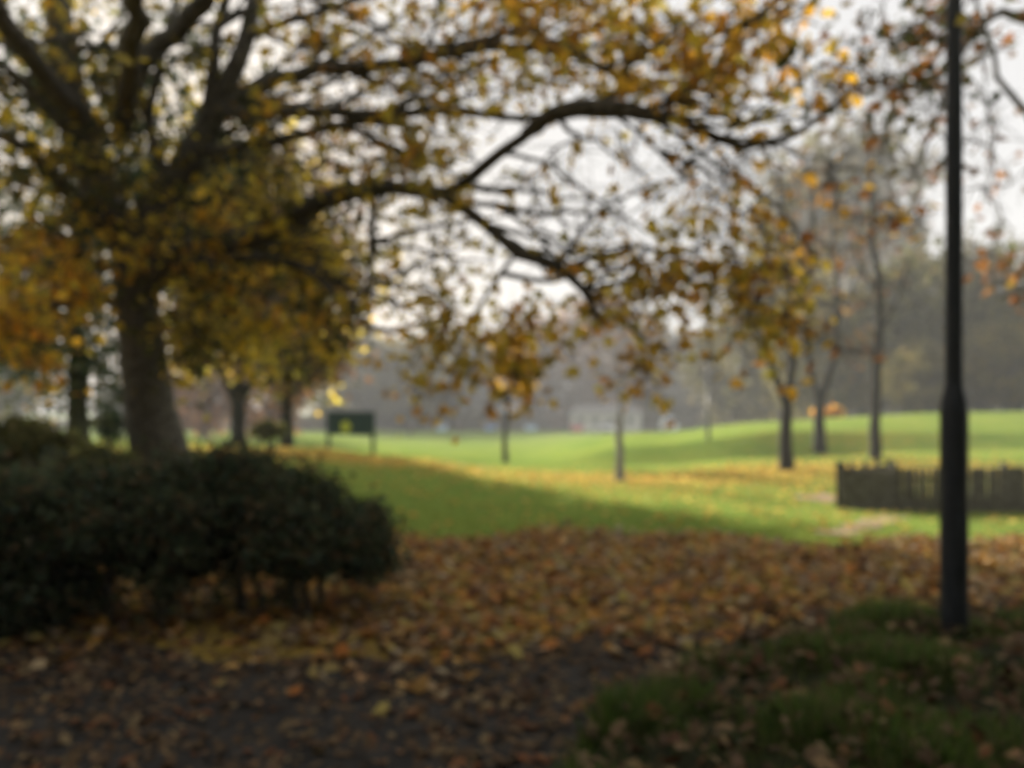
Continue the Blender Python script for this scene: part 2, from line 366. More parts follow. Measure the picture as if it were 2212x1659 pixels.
# verge blades
x, y = scatter(90000, .1, 5.5, 2.2, 6.4)
nn = np.sin(x*3.1+y*1.7)*np.sin(y*3.9-x*1.3)+.6*np.sin(x*7.3+1)*np.sin(y*8.1+x); dens = np.clip(.55+nn*.9, .06, 1); k = (vd(x, y) > .02) & (rng.random(len(x)) < dens); x, y, nn = x[k], y[k], nn[k]
tag(leaves('verge_grass', np.stack([x, y, vz(x, y)-.005], 1), rng.uniform(.05, .15, len(x))*(1.0+.55*nn), M['blade'], kind='blade', up=True), 'short dark green grass tufts growing on the verge round the lamp column', 'grass', kind='stuff')
# meadow blades
x, y = scatter(90000, -9, 12, 9, 20); e = 9.0+.35*np.sin(x*1.3)-.1*np.maximum(x, 0)+rng.normal(0, .25, len(x)); k = (y > e) & (rng.random(len(x)) < 1.3-(y-9)/14)
x, y = x[k], y[k]
tag(leaves('meadow_grass', np.stack([x, y, gz(x, y)], 1), rng.uniform(.04, .09, len(x)), M['bladelit'], kind='blade', up=True), 'bright short green grass across the open park lawn', 'grass', kind='stuff')
# fallen leaves
def drop(name, n, fx, size, m, lift, label, flat=.45, zf=gz):
    x, y = fx(n); z = zf(x, y)+rng.uniform(.0, 1, len(x))*lift+.008
    o = leaves(name, np.stack([x, y, z], 1), rng.uniform(size*.6, size*1.25, len(x)), m, kind='maple', flat=flat)
    return tag(o, label, 'fallen leaves', kind='stuff')
def f1(n):
    x, y = scatter(n, -9, 9, 3.2, 10.2)
    e = 9.35+.35*np.sin(x*1.3)+.25*np.sin(x*3.1)-.10*np.maximum(x, 0)+rng.normal(0, .22, n)
    lo = 5.0+.32*(1-sstep(-2.4, -.8, x))+.25*np.sin(x*2.1)+.2*np.sin(x*5)+rng.normal(0, .42, n)
    k = (y < e) & (y > lo) & (vd(x, y) < .05); return x[k], y[k]
drop('fallen_leaves', 38000, f1, .10, M['litter'], .06, 'thick carpet of orange and brown fallen leaves between path and lawn')
def f2(n):
    x, y = scatter(n, -7, 2.5, 2.4, 5.3); k = (vd(x, y) < 0) & (rng.random(n) < .25+.75*(np.sin(x*1.9+1)*np.sin(y*2.2+x) > 0)); return x[k], y[k]
drop('fallen_leaves', 4200, f2, .075, M['litterdull'], .02, 'dull brown fallen leaves scattered over the dark asphalt path')
def f2b(n):
    x, y = scatter(n, -8, 4, 2.2, 6.0); k = (vd(x, y) < .03) & (rng.random(n) < sstep(2.2, 5.2, y)*.75+.25); return x[k], y[k]
drop('leaf_fragments', 16000, f2b, .042, M['litterdull'], .012, 'fine brown leaf fragments trodden into the surface of the path', .3)
def f3(n):
    x, y = scatter(n, .1, 5.5, 2.3, 6.2); k = vd(x, y) > .03; return x[k], y[k]
drop('fallen_leaves', 3800, f3, .075, M['litterdull'], .12, 'pale brown fallen leaves caught in the grass of the verge', .7, vz)
def f4(n):
    a = [rng.normal(c[0], c[2], int(n*c[4])) for c in ((4.5,20,4.5,2.4,.35),(11,21.5,3.5,2.2,.2),(-6,22.5,3.5,2.2,.3),(2,12,5,2.5,.07),(6,15,4,3,.08))]
    b = [rng.normal(c[1], c[3], int(n*c[4])) for c in ((4.5,20,4.5,2.4,.35),(11,21.5,3.5,2.2,.2),(-6,22.5,3.5,2.2,.3),(2,12,5,2.5,.07),(6,15,4,3,.08))]
    x, y = np.concatenate(a), np.concatenate(b); k = y > 9.6; return x[k], y[k]
M['litteryellow'] = leafmat('fallen_leaf_yellow', [(0.70,0.48,0.10),(0.62,0.36,0.08),(0.72,0.55,0.14),(0.45,0.28,0.08)], 0.4)
drop('fallen_leaves', 6500, f4, .11, M['litteryellow'], .04, 'orange leaves fallen in drifts on the lawn beneath the far trees')

# ------------------------------------------------------------ big maple on the left
def P(*l): return [at(*q) for q in l]
def limb_px(tr, pts, w, **kw):    # pts (px,py,d), w widths in px at each point
    if len(w) == 2: w = list(np.linspace(w[0], w[1], len(pts)))
    tr.limb(P(*pts), [wd(a, p[2])/2 for a, p in zip(w, pts)], **kw)
tb = at(352, 1140, 10.0); tb[2] = float(gz(tb[0], 10.0))
big = thing('maple_tree', tb, 'big old maple leaning left behind the dark shrubs, its long boughs reaching over the lawn', 'tree')
T = Tree(); TR = Tubes()
limb_px(T, [(362,1150,10),(348,1010,10),(322,880,10),(302,700,10),(296,600,10),(294,500,10)], [175,128,104,88,92,110], sides=14, trunk=TR, jit=.006, nodes=False)
limb_px(T, [(294,540,10),(235,450,9.9),(182,330,9.7),(150,200,9.5),(130,60,9.3),(120,-120,9)], [95,82,74,66,56,40], sides=10)
limb_px(T, [(296,530,10),(370,410,9.8),(440,290,9.6),(490,190,9.4),(532,80,9.2),(565,-100,9)], [90,70,58,46,36,26], sides=10)
limb_px(T, [(445,300,9.6),(458,170,9.3),(472,60,9.1),(505,-80,8.8)], [34,18])
limb_px(T, [(370,410,9.8),(325,280,9.5),(345,130,9.2),(392,-20,9)], [26,12])
limb_px(T, [(470,250,9.5),(560,190,9),(640,160,8.7),(740,143,8.4),(850,141,8.1),(950,120,7.9),(1060,100,7.7),(1150,104,7.5),(1250,125,7.3),(1340,170,7.2)], [34,15])
limb_px(T, [(480,240,9.4),(560,243,9),(640,240,8.7),(760,246,8.4),(880,243,8.1),(1000,240,7.9),(1100,256,7.7),(1190,250,7.5)], [30,13])
limb_px(T, [(450,330,9.5),(570,312,9),(700,276,8.6),(820,262,8.3),(900,290,8)], [28,12])
limb_px(T, [(310,590,10),(450,535,9.5),(580,500,9.1),(690,432,8.7),(800,410,8.3),(880,405,8.0),(960,418,7.8),(1040,370,7.6),(1130,290,7.3),(1200,243,7.1)], [66,56,48,44,36,30,32,26,24,30], sides=10)
limb_px(T, [(1130,290,7.3),(1200,243,7.1),(1300,236,6.9),(1400,245,6.7),(1500,272,6.5),(1600,310,6.4),(1700,300,6.3),(1780,242,6.2),(1840,190,6.1)], [20,38,42,32,22,19,16,12,8], sides=8)
limb_px(T, [(960,420,7.8),(1040,480,7.6),(1120,540,7.4),(1200,575,7.3),(1262,625,7.1),(1305,705,7.0)], [28,26,28,30,20,12])
limb_px(T, [(975,440,7.8),(1060,440,7.6),(1150,500,7.4),(1220,580,7.3)], [14,8])
limb_px(T, [(800,415,8.3),(806,520,8.1),(798,600,8.0),(762,660,7.9)], [17,9])
limb_px(T, [(330,620,10),(420,570,9.5),(530,560,9.1),(650,575,8.8),(740,650,8.5),(805,708,8.3),(890,705,8.1),(950,690,8)], [26,8])
limb_px(T, [(640,160,8.7),(700,110,8.5),(655,30,8.3),(630,-60,8.2)], [12,7])
limb_px(T, [(850,141,8.1),(925,95,7.9),(945,20,7.8),(938,-80,7.7)], [13,8])
limb_px(T, [(740,143,8.4),(800,190,8.2),(700,240,8.0)], [8,5])
limb_px(T, [(285,560,10),(200,470,9.6),(110,370,9.2),(50,320,8.9),(-40,280,8.5)], [42,20])
limb_px(T, [(290,650,10),(170,655,9.2),(70,665,8.6),(-40,690,8)], [22,12])
limb_px(T, [(182,330,9.7),(90,220,9.2),(20,150,8.8),(-60,100,8.4)], [30,14])
limb_px(T, [(1340,170,7.2),(1400,110,7.0),(1500,80,6.8),(1620,60,6.7),(1740,30,6.6)], [12,6])
limb_px(T, [(1400,245,6.7),(1480,190,6.6),(1530,120,6.5),(1600,60,6.4)], [14,6])
limb_px(T, [(1330,250,6.9),(1430,330,6.8),(1480,400,6.9)], [10,5])
limb_px(T, [(1420,260,6.7),(1560,370,6.9),(1680,450,7.1),(1760,560,7.2)], [12,5])
limb_px(T, [(1120,540,7.4),(1050,640,7.4),(1010,700,7.4)], [12,6])
limb_px(T, [(1262,625,7.1),(1400,600,7.1),(1540,620,7.0),(1640,660,7.0)], [11,6])
limb_px(T, [(532,80,9.2),(700,20,8.6),(900,-30,8.0),(1100,-30,7.6),(1300,10,7.2)], [20,8])
MAIN = np.array(T.nodes)
for k in range(150):
    c = MAIN[rng.integers(0, len(MAIN))]; px = CX+F*c[0]/c[1]; py = HY-F*(c[2]-CZ)/c[1]
    if px > 1650 or py > 640 or py < -60: continue
    L_ = rng.uniform(180, 460); an = rng.choice([rng.uniform(-.75, -.1), rng.uniform(-.1, .65)], p=[.6, .4]); sg_ = -1 if px < 330 and rng.random() < .55 else 1
    cv = rng.uniform(.1, .55)*(-1 if an > 0 else 1)*rng.choice([1, 1, -.5]); pts = []; d_ = c[1]; dd_ = rng.uniform(-.9, .3)
    for t_ in np.linspace(0, 1, 7):
        a_ = an+cv*t_; pts.append((px, py, d_+dd_*t_)); px += sg_*L_/6*cos(a_)+rng.normal(0, 5); py += L_/6*sin(a_)+rng.normal(0, 7)
    limb_px(T, pts, [rng.uniform(8, 17), 4], sides=5, jit=.012)
def targets(px, py, rx, ry, d, n, dd=0.7):
    q = rng.normal(0, .62, (n, 2)); q = np.clip(q, -1.5, 1.5)
    ds = d+rng.uniform(-dd, dd, n)
    return np.array([at(px+rx*a, py+ry*b, e) for (a, b), e in zip(q, ds)])
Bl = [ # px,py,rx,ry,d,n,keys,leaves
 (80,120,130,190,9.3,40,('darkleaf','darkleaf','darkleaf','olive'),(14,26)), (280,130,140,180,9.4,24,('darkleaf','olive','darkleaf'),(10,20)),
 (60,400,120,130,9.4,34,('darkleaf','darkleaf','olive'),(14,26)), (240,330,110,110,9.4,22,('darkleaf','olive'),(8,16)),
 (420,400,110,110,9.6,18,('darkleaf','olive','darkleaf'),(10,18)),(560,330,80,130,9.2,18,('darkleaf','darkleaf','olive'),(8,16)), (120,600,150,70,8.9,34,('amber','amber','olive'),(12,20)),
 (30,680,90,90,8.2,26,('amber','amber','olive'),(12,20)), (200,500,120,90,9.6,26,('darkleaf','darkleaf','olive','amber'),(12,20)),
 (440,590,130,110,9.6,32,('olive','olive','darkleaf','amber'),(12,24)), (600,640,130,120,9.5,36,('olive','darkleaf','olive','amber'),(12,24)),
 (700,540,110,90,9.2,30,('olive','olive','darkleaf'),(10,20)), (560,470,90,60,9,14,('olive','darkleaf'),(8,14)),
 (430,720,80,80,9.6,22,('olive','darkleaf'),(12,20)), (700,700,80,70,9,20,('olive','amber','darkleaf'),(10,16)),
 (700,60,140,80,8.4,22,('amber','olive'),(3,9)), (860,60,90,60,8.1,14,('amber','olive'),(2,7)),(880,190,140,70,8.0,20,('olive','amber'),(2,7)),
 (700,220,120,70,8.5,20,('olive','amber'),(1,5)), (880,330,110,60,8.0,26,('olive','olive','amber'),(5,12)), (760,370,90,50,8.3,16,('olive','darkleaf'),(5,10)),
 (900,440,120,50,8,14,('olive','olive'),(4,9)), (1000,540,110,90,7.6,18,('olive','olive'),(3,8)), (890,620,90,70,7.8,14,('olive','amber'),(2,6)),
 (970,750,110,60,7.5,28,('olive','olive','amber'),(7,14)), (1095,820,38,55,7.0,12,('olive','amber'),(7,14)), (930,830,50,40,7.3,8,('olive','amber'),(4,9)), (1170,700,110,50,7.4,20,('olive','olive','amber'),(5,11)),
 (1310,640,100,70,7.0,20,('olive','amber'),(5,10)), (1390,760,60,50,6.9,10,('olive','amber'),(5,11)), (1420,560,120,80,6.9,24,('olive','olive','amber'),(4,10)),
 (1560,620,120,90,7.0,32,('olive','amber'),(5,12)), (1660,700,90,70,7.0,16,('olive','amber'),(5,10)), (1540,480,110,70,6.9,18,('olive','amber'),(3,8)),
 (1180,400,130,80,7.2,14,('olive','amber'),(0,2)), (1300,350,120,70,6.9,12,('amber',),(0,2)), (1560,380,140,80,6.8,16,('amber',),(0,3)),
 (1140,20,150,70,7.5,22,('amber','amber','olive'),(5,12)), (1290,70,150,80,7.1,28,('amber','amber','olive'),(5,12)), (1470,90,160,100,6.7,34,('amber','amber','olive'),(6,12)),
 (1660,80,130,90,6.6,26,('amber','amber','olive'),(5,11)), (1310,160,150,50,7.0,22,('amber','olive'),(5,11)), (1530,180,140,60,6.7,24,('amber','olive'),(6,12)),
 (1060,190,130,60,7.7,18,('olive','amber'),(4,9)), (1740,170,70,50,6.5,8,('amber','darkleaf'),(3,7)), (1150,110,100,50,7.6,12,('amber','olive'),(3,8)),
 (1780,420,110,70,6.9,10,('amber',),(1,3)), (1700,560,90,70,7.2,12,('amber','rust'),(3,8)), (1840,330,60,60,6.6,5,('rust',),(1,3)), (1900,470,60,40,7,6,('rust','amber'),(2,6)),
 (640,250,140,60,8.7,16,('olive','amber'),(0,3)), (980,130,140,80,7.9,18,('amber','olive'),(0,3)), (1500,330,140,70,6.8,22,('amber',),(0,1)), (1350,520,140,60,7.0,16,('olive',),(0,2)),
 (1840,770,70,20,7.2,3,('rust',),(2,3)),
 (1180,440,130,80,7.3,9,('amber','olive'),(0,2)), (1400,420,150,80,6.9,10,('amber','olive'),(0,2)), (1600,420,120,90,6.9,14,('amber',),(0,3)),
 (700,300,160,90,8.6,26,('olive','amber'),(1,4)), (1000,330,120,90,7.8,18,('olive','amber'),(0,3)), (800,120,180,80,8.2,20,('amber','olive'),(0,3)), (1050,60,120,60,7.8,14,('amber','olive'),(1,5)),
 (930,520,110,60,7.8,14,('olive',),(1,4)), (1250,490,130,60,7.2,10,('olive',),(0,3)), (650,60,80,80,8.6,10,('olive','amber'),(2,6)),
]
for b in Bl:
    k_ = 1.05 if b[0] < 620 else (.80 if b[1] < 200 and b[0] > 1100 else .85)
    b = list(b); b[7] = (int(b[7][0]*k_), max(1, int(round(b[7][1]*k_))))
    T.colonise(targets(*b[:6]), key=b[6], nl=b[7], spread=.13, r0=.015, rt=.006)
# unseen boughs added above the frame to shade the path
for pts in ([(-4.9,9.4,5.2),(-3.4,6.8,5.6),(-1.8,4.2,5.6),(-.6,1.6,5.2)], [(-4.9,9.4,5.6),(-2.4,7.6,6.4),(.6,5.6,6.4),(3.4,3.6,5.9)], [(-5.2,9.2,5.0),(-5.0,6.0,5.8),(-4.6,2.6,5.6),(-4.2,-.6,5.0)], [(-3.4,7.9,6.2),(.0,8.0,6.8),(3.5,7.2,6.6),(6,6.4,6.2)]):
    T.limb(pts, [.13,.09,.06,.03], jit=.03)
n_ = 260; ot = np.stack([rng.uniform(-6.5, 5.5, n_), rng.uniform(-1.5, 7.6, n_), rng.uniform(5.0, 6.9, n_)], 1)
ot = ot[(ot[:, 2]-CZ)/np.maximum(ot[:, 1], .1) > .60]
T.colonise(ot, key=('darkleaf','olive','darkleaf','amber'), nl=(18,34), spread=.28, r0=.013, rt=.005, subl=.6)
T.finish(big, 'bark', .115, trunk=TR)

# ------------------------------------------------------------ tree outside the right edge, boughs crossing the lamp column
tr0 = G(2700, 8.2)
rt_ = thing('overhanging_tree', tr0, 'tree just outside the right edge whose purplish boughs cross behind the lamp column', 'tree')
T = Tree(); TR = Tubes()
T.limb([tr0+[0,0,-.1], tr0+[.05,0,1.5], tr0+[0,-.1,3.2], tr0+[-.2,-.2,5]], [.26,.2,.17,.12], sides=12, trunk=TR, nodes=False)
top = tr0+np.array([-.05,-.1,3.0])
def from_top(pts, w, z0=3.0):
    q = [tr0+np.array([-.03,-.1,z0])]+P(*pts); w = [w[0]*1.4]+list(w)
    T.limb(q, [wd(a, 7.5)/2 for a in w], jit=.02)
from_top([(2400,150,7.9),(2212,40,7.7),(2130,40,7.6),(2060,140,7.5),(1980,185,7.4),(1900,190,7.3),(1860,150,7.2)], [26,20,17,14,12,9,6])
from_top([(2350,420,8),(2212,250,7.8),(2160,170,7.7),(2120,60,7.6),(2100,-40,7.6)], [20,14,12,9,7], 2.4)
from_top([(2400,600,8.5),(2250,620,8.4),(2160,640,8.3)], [16,10,6], 2.0)
T.limb(P((2060,140,7.5),(2030,230,7.4),(1990,330,7.3),(1960,400,7.2)), [.022,.017,.013,.008])
T.limb(P((2130,40,7.6),(2000,50,7.5),(1900,60,7.4)), [.022,.014,.009])
for b in [(1950,60,100,60,7.3,24,('darkleaf','rust'),(3,9)), (1880,190,70,50,7.2,22,('darkleaf','rust'),(2,7)), (2000,200,70,60,7.3,20,('darkleaf','rust'),(1,5)),
          (2120,70,70,70,7.4,20,('darkleaf','rust'),(2,6)), (2150,260,60,90,7.5,8,('rust',),(0,3)), (1960,320,60,70,7.2,9,('rust','darkleaf'),(1,3)), (2140,420,60,60,8,7,('rust',),(1,4)),
          (2190,620,60,60,8.3,12,('rust','rust','darkleaf'),(3,8)), (2080,380,60,60,7.8,6,('rust',),(1,3))]:
    T.colonise(targets(*b[:6], dd=.5), key=b[6], nl=b[7], spread=.12, r0=.016, rt=.007)
T.finish(rt_, 'bark', .11, trunk=TR)

# ------------------------------------------------------------ mid-distance trees
def upright(name, label, px, d, w, forks, crown, keys, nl, n, size=.12, wood='bark_dark', group=None, kind='maple', spread=.2, r0=.016, sub=3, subl=.6, rt=.006):
    """forks: list of (list of (px,py), w0, w1) limbs starting on the trunk; crown: blobs (px,py,rx,ry)"""
    b = G(px, d); root = thing(name, b, label, 'tree', group)
    T = Tree(); TR = Tubes()
    ty = forks[0][0][0][1]
    by = HY-(b[2]-CZ)*F/d
    T.limb([at(px, by+6, d), at(px-.1*w, (by+ty)/2, d), at(*forks[0][0][0], d)], [wd(w*1.35, d)/2, wd(w, d)/2, wd(w*.95, d)/2], sides=10, trunk=TR, nodes=False, jit=.01)
    for pts, w0, w1 in forks:
        dj = rng.uniform(-.9, .9); m = len(pts)-1
        T.limb([at(q[0], q[1], d+dj*i/m) for i, q in enumerate(pts)], [wd(w0+(w1-w0)*i/m, d)/2 for i in range(len(pts))], jit=.02, step=.4)
    for c in crown:
        T.colonise(targets(*c[:4], d, int(n*c[4]), dd=c[5] if len(c) > 5 else 1.5), key=keys, nl=nl, spread=spread, r0=r0, rt=rt, sub=sub, subl=subl, maxstep=.4)
    T.finish(root, wood, size, kind, trunk=TR); return root
upright('slender_tree', 'nearest dark forked tree on the right lawn, left of the picket fence', 1700, 21.5, 26,
 [([(1700,880),(1672,800),(1640,730),(1600,640),(1580,540)],20,5), ([(1700,880),(1712,760),(1705,620),(1690,480),(1680,360)],20,5), ([(1705,700),(1740,600),(1760,480),(1750,380)],10,4), ([(1660,770),(1610,760),(1560,700)],8,3), ([(1708,640),(1660,560),(1640,450)],8,3)],
 [(1680,520,110,150,1.0),(1600,640,60,60,.3)], ('far_olive','rust','far_brown'), (0,5), 150, r0=.024, rt=.009)
upright('slender_tree', 'forked tree at the foot of the grassy mound, between the two straighter trunks', 1772, 29, 23,
 [([(1770,870),(1800,770),(1810,650),(1800,500),(1790,380)],18,4), ([(1770,870),(1748,780),(1745,650),(1755,500),(1745,380)],14,4), ([(1805,700),(1850,600),(1860,480)],9,3)],
 [(1790,540,100,150,1.0)], ('far_olive','rust','far_brown'), (0,4), 150, size=.15, r0=.028, rt=.011)
upright('slender_tree', 'straight single-stemmed tree rising directly behind the picket fence', 1892, 24.5, 20,
 [([(1893,800),(1900,650),(1885,520),(1880,400),(1885,280)],19,4), ([(1896,720),(1940,640),(1960,560)],9,3), ([(1898,640),(1850,560),(1835,470)],8,3), ([(1893,780),(1850,720)],7,3)],
 [(1890,520,90,150,1.0),(1860,740,40,30,.12)], ('rust','far_brown','far_olive'), (0,5), 150, size=.13, r0=.026, rt=.01)
upright('autumn_tree', 'forked yellow-leaved tree right of the leaning maple trunk, beside a dark shrub', 516, 30, 28,
 [([(515,870),(480,800),(440,730),(420,640)],24,7), ([(515,870),(520,780),(510,680),(500,580)],20,7), ([(515,870),(560,800),(590,720),(600,640)],21,7), ([(480,800),(400,780),(350,760)],8,3)],
 [(500,630,120,120,.9,3),(410,740,50,40,.2),(480,430,150,130,.9,3.5)], ('olive','far_olive','darkleaf','far_brown'), (24,42), 150, size=.25, kind='clump', spread=.5, r0=.03, rt=.01, subl=.9)
upright('autumn_tree', 'russet-brown tree with a single trunk just left of the green notice board', 621, 33, 25,
 [([(621,830),(600,740),(570,660),(560,560)],16,5), ([(621,830),(640,740),(660,650),(680,560)],15,5), ([(621,830),(625,700),(620,580)],14,5)],
 [(650,640,110,120,.9,3),(650,770,70,45,.35),(600,440,130,120,.7,3.5)], ('far_brown','olive','far_brown','darkleaf'), (24,42), 150, size=.26, kind='clump', spread=.5, r0=.03, rt=.01, subl=.9)
upright('dark_tree', 'dark green tree with a thick straight trunk at the far left, drooping branches', 172, 15.5, 42,
 [([(170,780),(165,650),(175,500),(180,350)],38,14), ([(172,740),(100,690),(40,700),(-30,760)],14,5), ([(172,730),(220,690),(240,720),(245,800)],10,4), ([(170,650),(260,560),(330,540)],12,4), ([(168,700),(120,640),(60,620),(0,640)],12,4),([(172,860),(215,830),(235,850)],6,3),([(170,880),(140,850),(125,840)],5,3)],
 [(60,740,90,70,.9,1.2),(140,620,140,90,1.0,1.5),(225,760,35,50,.3,.8),(230,850,30,20,.12,.4),(130,850,25,15,.08,.4),(80,500,160,120,1.0),(250,450,150,110,.8),(420,330,130,200,1.0),(200,200,220,150,1.2)], ('evergreen','darkleaf','evergreen'), (16,34), 70, size=.16, wood='bark_green', kind='oval', spread=.28)
upright('young_tree', 'thin young tree with an orange crown in the middle of the lawn', 1092, 33, 11,
 [([(1094,900),(1100,840),(1110,780),(1115,730)],10,3), ([(1096,880),(1080,830),(1075,790)],5,2), ([(1100,850),(1130,810),(1140,770)],5,2)],
 [(1115,790,40,45,1.0,.8)], ('rust','amber'), (8,16), 26, size=.2, kind='clump', spread=.25)
upright('young_tree', 'thin pale grey young tree in front of the white pavilion, twiggy brown crown', 1340, 20, 16,
 [([(1340,900),(1338,830),(1335,760),(1332,690)],10,3), ([(1339,860),(1310,800),(1290,760)],4,2), ([(1338,840),(1370,780),(1385,740)],4,2)],
 [(1335,760,60,55,1.0,.8)], ('far_brown',), (0,3), 30, size=.12, wood='bark_grey', spread=.2, r0=.008, rt=.003)

# ------------------------------------------------------------ lamp columns
def lamp_post(root_xyz, r1, h1, r2, H, parent):
    t = Tubes(); z = root_xyz
    t.add([z+[0,0,a] for a in (-.1,.0,.02,h1*.5,h1-.12,h1-.10)], [r1]*6, 28)
    t.build('base_section', M['lamp'], parent)
    t = Tubes(); t.add([z+[0,0,a] for a in (h1-.10,h1-.04,h1+.03,h1+.07)], [r1*1.0,r1*.93,r2*1.15,r2], 28); t.build('shoulder', M['lamp'], parent)
    t = Tubes(); t.add([z+[0,0,a] for a in (h1+.07,h1+1.5,H*.8,H)], [r2,r2*.97,r2*.9,r2*.85], 24); t.build('shaft', M['lamp'], parent)
    # flush access door, slightly proud, on the side facing the path
    a = np.linspace(-.38, .38, 9)-pi/2; V = []; 
    for zz in (.35, .37, .83, .85):
        rr = r1+(.004 if zz in (.37, .83) else -.004)
        V += [z+np.array([rr*cos(b), rr*sin(b), zz]) for b in a]
    V = np.array(V); ii = np.arange(36).reshape(4, 9); ff = np.stack([ii[:-1, :-1], ii[:-1, 1:], ii[1:, 1:], ii[1:, :-1]], -1).reshape(-1, 4)
    mesh_np('access_door', V, ff, M['lamp'], parent, smooth=True)
    t = Tubes(); t.add([z+[0,0,H], z+[0,-.05,H+.12], z+[0,-.1,H+.16]], [.04,.09,.16], 16)
    t.add([z+[0,-.1,H+.16], z+[0,-.1,H+.34], z+[0,-.1,H+.40], z+[0,-.1,H+.41]], [.16,.20,.10,.001], 16); t.build('lantern', M['lamp'], parent)
lb = at(2061, 1362, 5.0); lb[2] = float(vz(lb[0], lb[1]))
l = thing('lamp_column', lb, 'dark painted steel lamp column with a wide lower section, standing on the right verge', 'street lamp')
ht = CZ-(852-HY)/F*5.0-lb[2]
lamp_post(lb, wd(55, 5.0)/2, ht, wd(35, 5.0)/2, 5.2, l)
fb = G(1530, 31); l2 = thing('lamp_column', fb, 'faint thin distant lamp column on the mound slope between pavilion and forked trees', 'street lamp')
lamp_post(fb, .075, 1.1, .05, 3.2, l2)

# ------------------------------------------------------------ boxes and helpers
def boxv(c, s, rz=0, parent_faces=None):
    x, y, z = [v/2 for v in s]; q = np.array([(-x,-y,-z),(x,-y,-z),(x,y,-z),(-x,y,-z),(-x,-y,z),(x,-y,z),(x,y,z),(-x,y,z)])
    R = np.array([[cos(rz),-sin(rz),0],[sin(rz),cos(rz),0],[0,0,1]]); return q@R.T+np.array(c)
BF = [(0,3,2,1),(4,5,6,7),(0,1,5,4),(1,2,6,5),(2,3,7,6),(3,0,4,7)]
def boxes(name, L, m, parent=None, bev=0.0):
    V = []; Fc = []
    for c, s, rz in L:
        n = len(V)*8; V.append(boxv(c, s, rz)); Fc += [tuple(a+n for a in f) for f in BF]
    o = mesh_np(name, np.concatenate(V), Fc, m, parent)
    if bev:
        b = o.modifiers.new('bevel', 'BEVEL'); b.width = bev; b.segments = 2
    return o
# picket fence: runs from its corner to the right
fc = G(1822, 14.0)
fence = thing('picket_fence', fc, 'low weathered dark picket fence running off to the right behind the lamp column', 'fence')
cor = [G(1822, 14.0), G(2300, 12.9)]; bk = G(1930, 15.6)
def run(a, b, n, tagp):
    posts = []; pk = []; rails = []
    ang = math.atan2(b[1]-a[1], b[0]-a[0]); L = math.hypot(b[0]-a[0], b[1]-a[1])
    V = []; Fc = []
    for i in range(n):
        t = i/(n-1); p = a*(1-t)+b*t; p[2] = float(gz(p[0], p[1])); h = .74+rng.normal(0, .006)+(.05*sstep(.22, .26, t) if tagp else 0)
        lean = rng.normal(0, .004); x, y = .027, .011
        q = np.array([(-x,-y,0),(x,-y,0),(x,y,0),(-x,y,0),(-x,-y,h),(x,-y,h),(x,y,h),(-x,y,h),(0,-y,h+.05),(0,y,h+.05)])
        q[4:, 0] += lean*3; R = np.array([[cos(ang),-sin(ang),0],[sin(ang),cos(ang),0],[0,0,1]])
        k = len(V)*10; V.append(q@R.T+p)
        Fc += [tuple(c+k for c in f) for f in [(0,3,2,1),(0,1,5,8,4),(2,3,7,9,6),(1,2,6,5),(3,0,4,7),(5,6,9,8),(7,4,8,9)]]
    mesh_np('pickets', np.concatenate(V), Fc, M['fence'], fence)
    nrm = np.array([-sin(ang), cos(ang), 0])
    for hh in (.22, .62):
        Lr = []
        for s_ in range(6):
            p = a*(1-(s_+.5)/6)+b*(s_+.5)/6; p[2] = float(gz(p[0], p[1]))+hh; Lr.append((p+nrm*.035, (L/6, .04, .07), ang))
        boxes('rail', Lr, M['fence'], fence)
    for s_ in range(5):
        p = a*(1-s_/4)+b*s_/4; p[2] = float(gz(p[0], p[1]))+.44; boxes('post', [(p+nrm*.09, (.09, .07, .92), ang)], M['fence'], fence, .006)
run(cor[0], cor[1], 66, True)
run(cor[0]+np.array([0.03, .08, 0]), bk, 32, False)

# notice board
sb = G(757, 29.5); sg = thing('notice_board', sb, 'dark green park notice board on two posts with a yellow emblem', 'sign')
d = 29.5; zt = CZ-(893-HY)/F*d; zb = CZ-(941-HY)/F*d; xl = (710-CX)/F*d; xr = (806-CX)/F*d
boxes('board', [(((xl+xr)/2, d, (zt+zb)/2), (xr-xl-.16, .06, zt-zb-.04), 0)], M['signgreen'], sg, .01)
for x_ in (xl, xr): 
    g_ = float(gz(x_, d)); boxes('post', [((x_, d, (zt+g_-.2)/2), (.14, .12, zt-g_+.2), 0)], M['signgreen'], sg, .01)
boxes('top_rail', [(((xl+xr)/2, d, zt+.025), (xr-xl+.2, .14, .09), 0)], M['signgreen'], sg, .01)
# emblem: rounded leaf shape with notches
ex = (747-CX)/F*d; ez = CZ-(922-HY)/F*d; th = np.linspace(0, 2*pi, 32, endpoint=False); rr = .20*(1+.16*np.cos(th*5))
ev = np.stack([ex+rr*np.cos(th), np.full(32, d-.034), ez+1.15*rr*np.sin(th)], 1); ev2 = ev.copy(); ev2[:, 1] = d-.045
mesh_np('emblem', np.vstack([ev, ev2]), [tuple(range(32, 64))[::-1]]+[(i, (i+1) % 32, 32+(i+1) % 32, 32+i) for i in range(32)], M['signyellow'], sg)

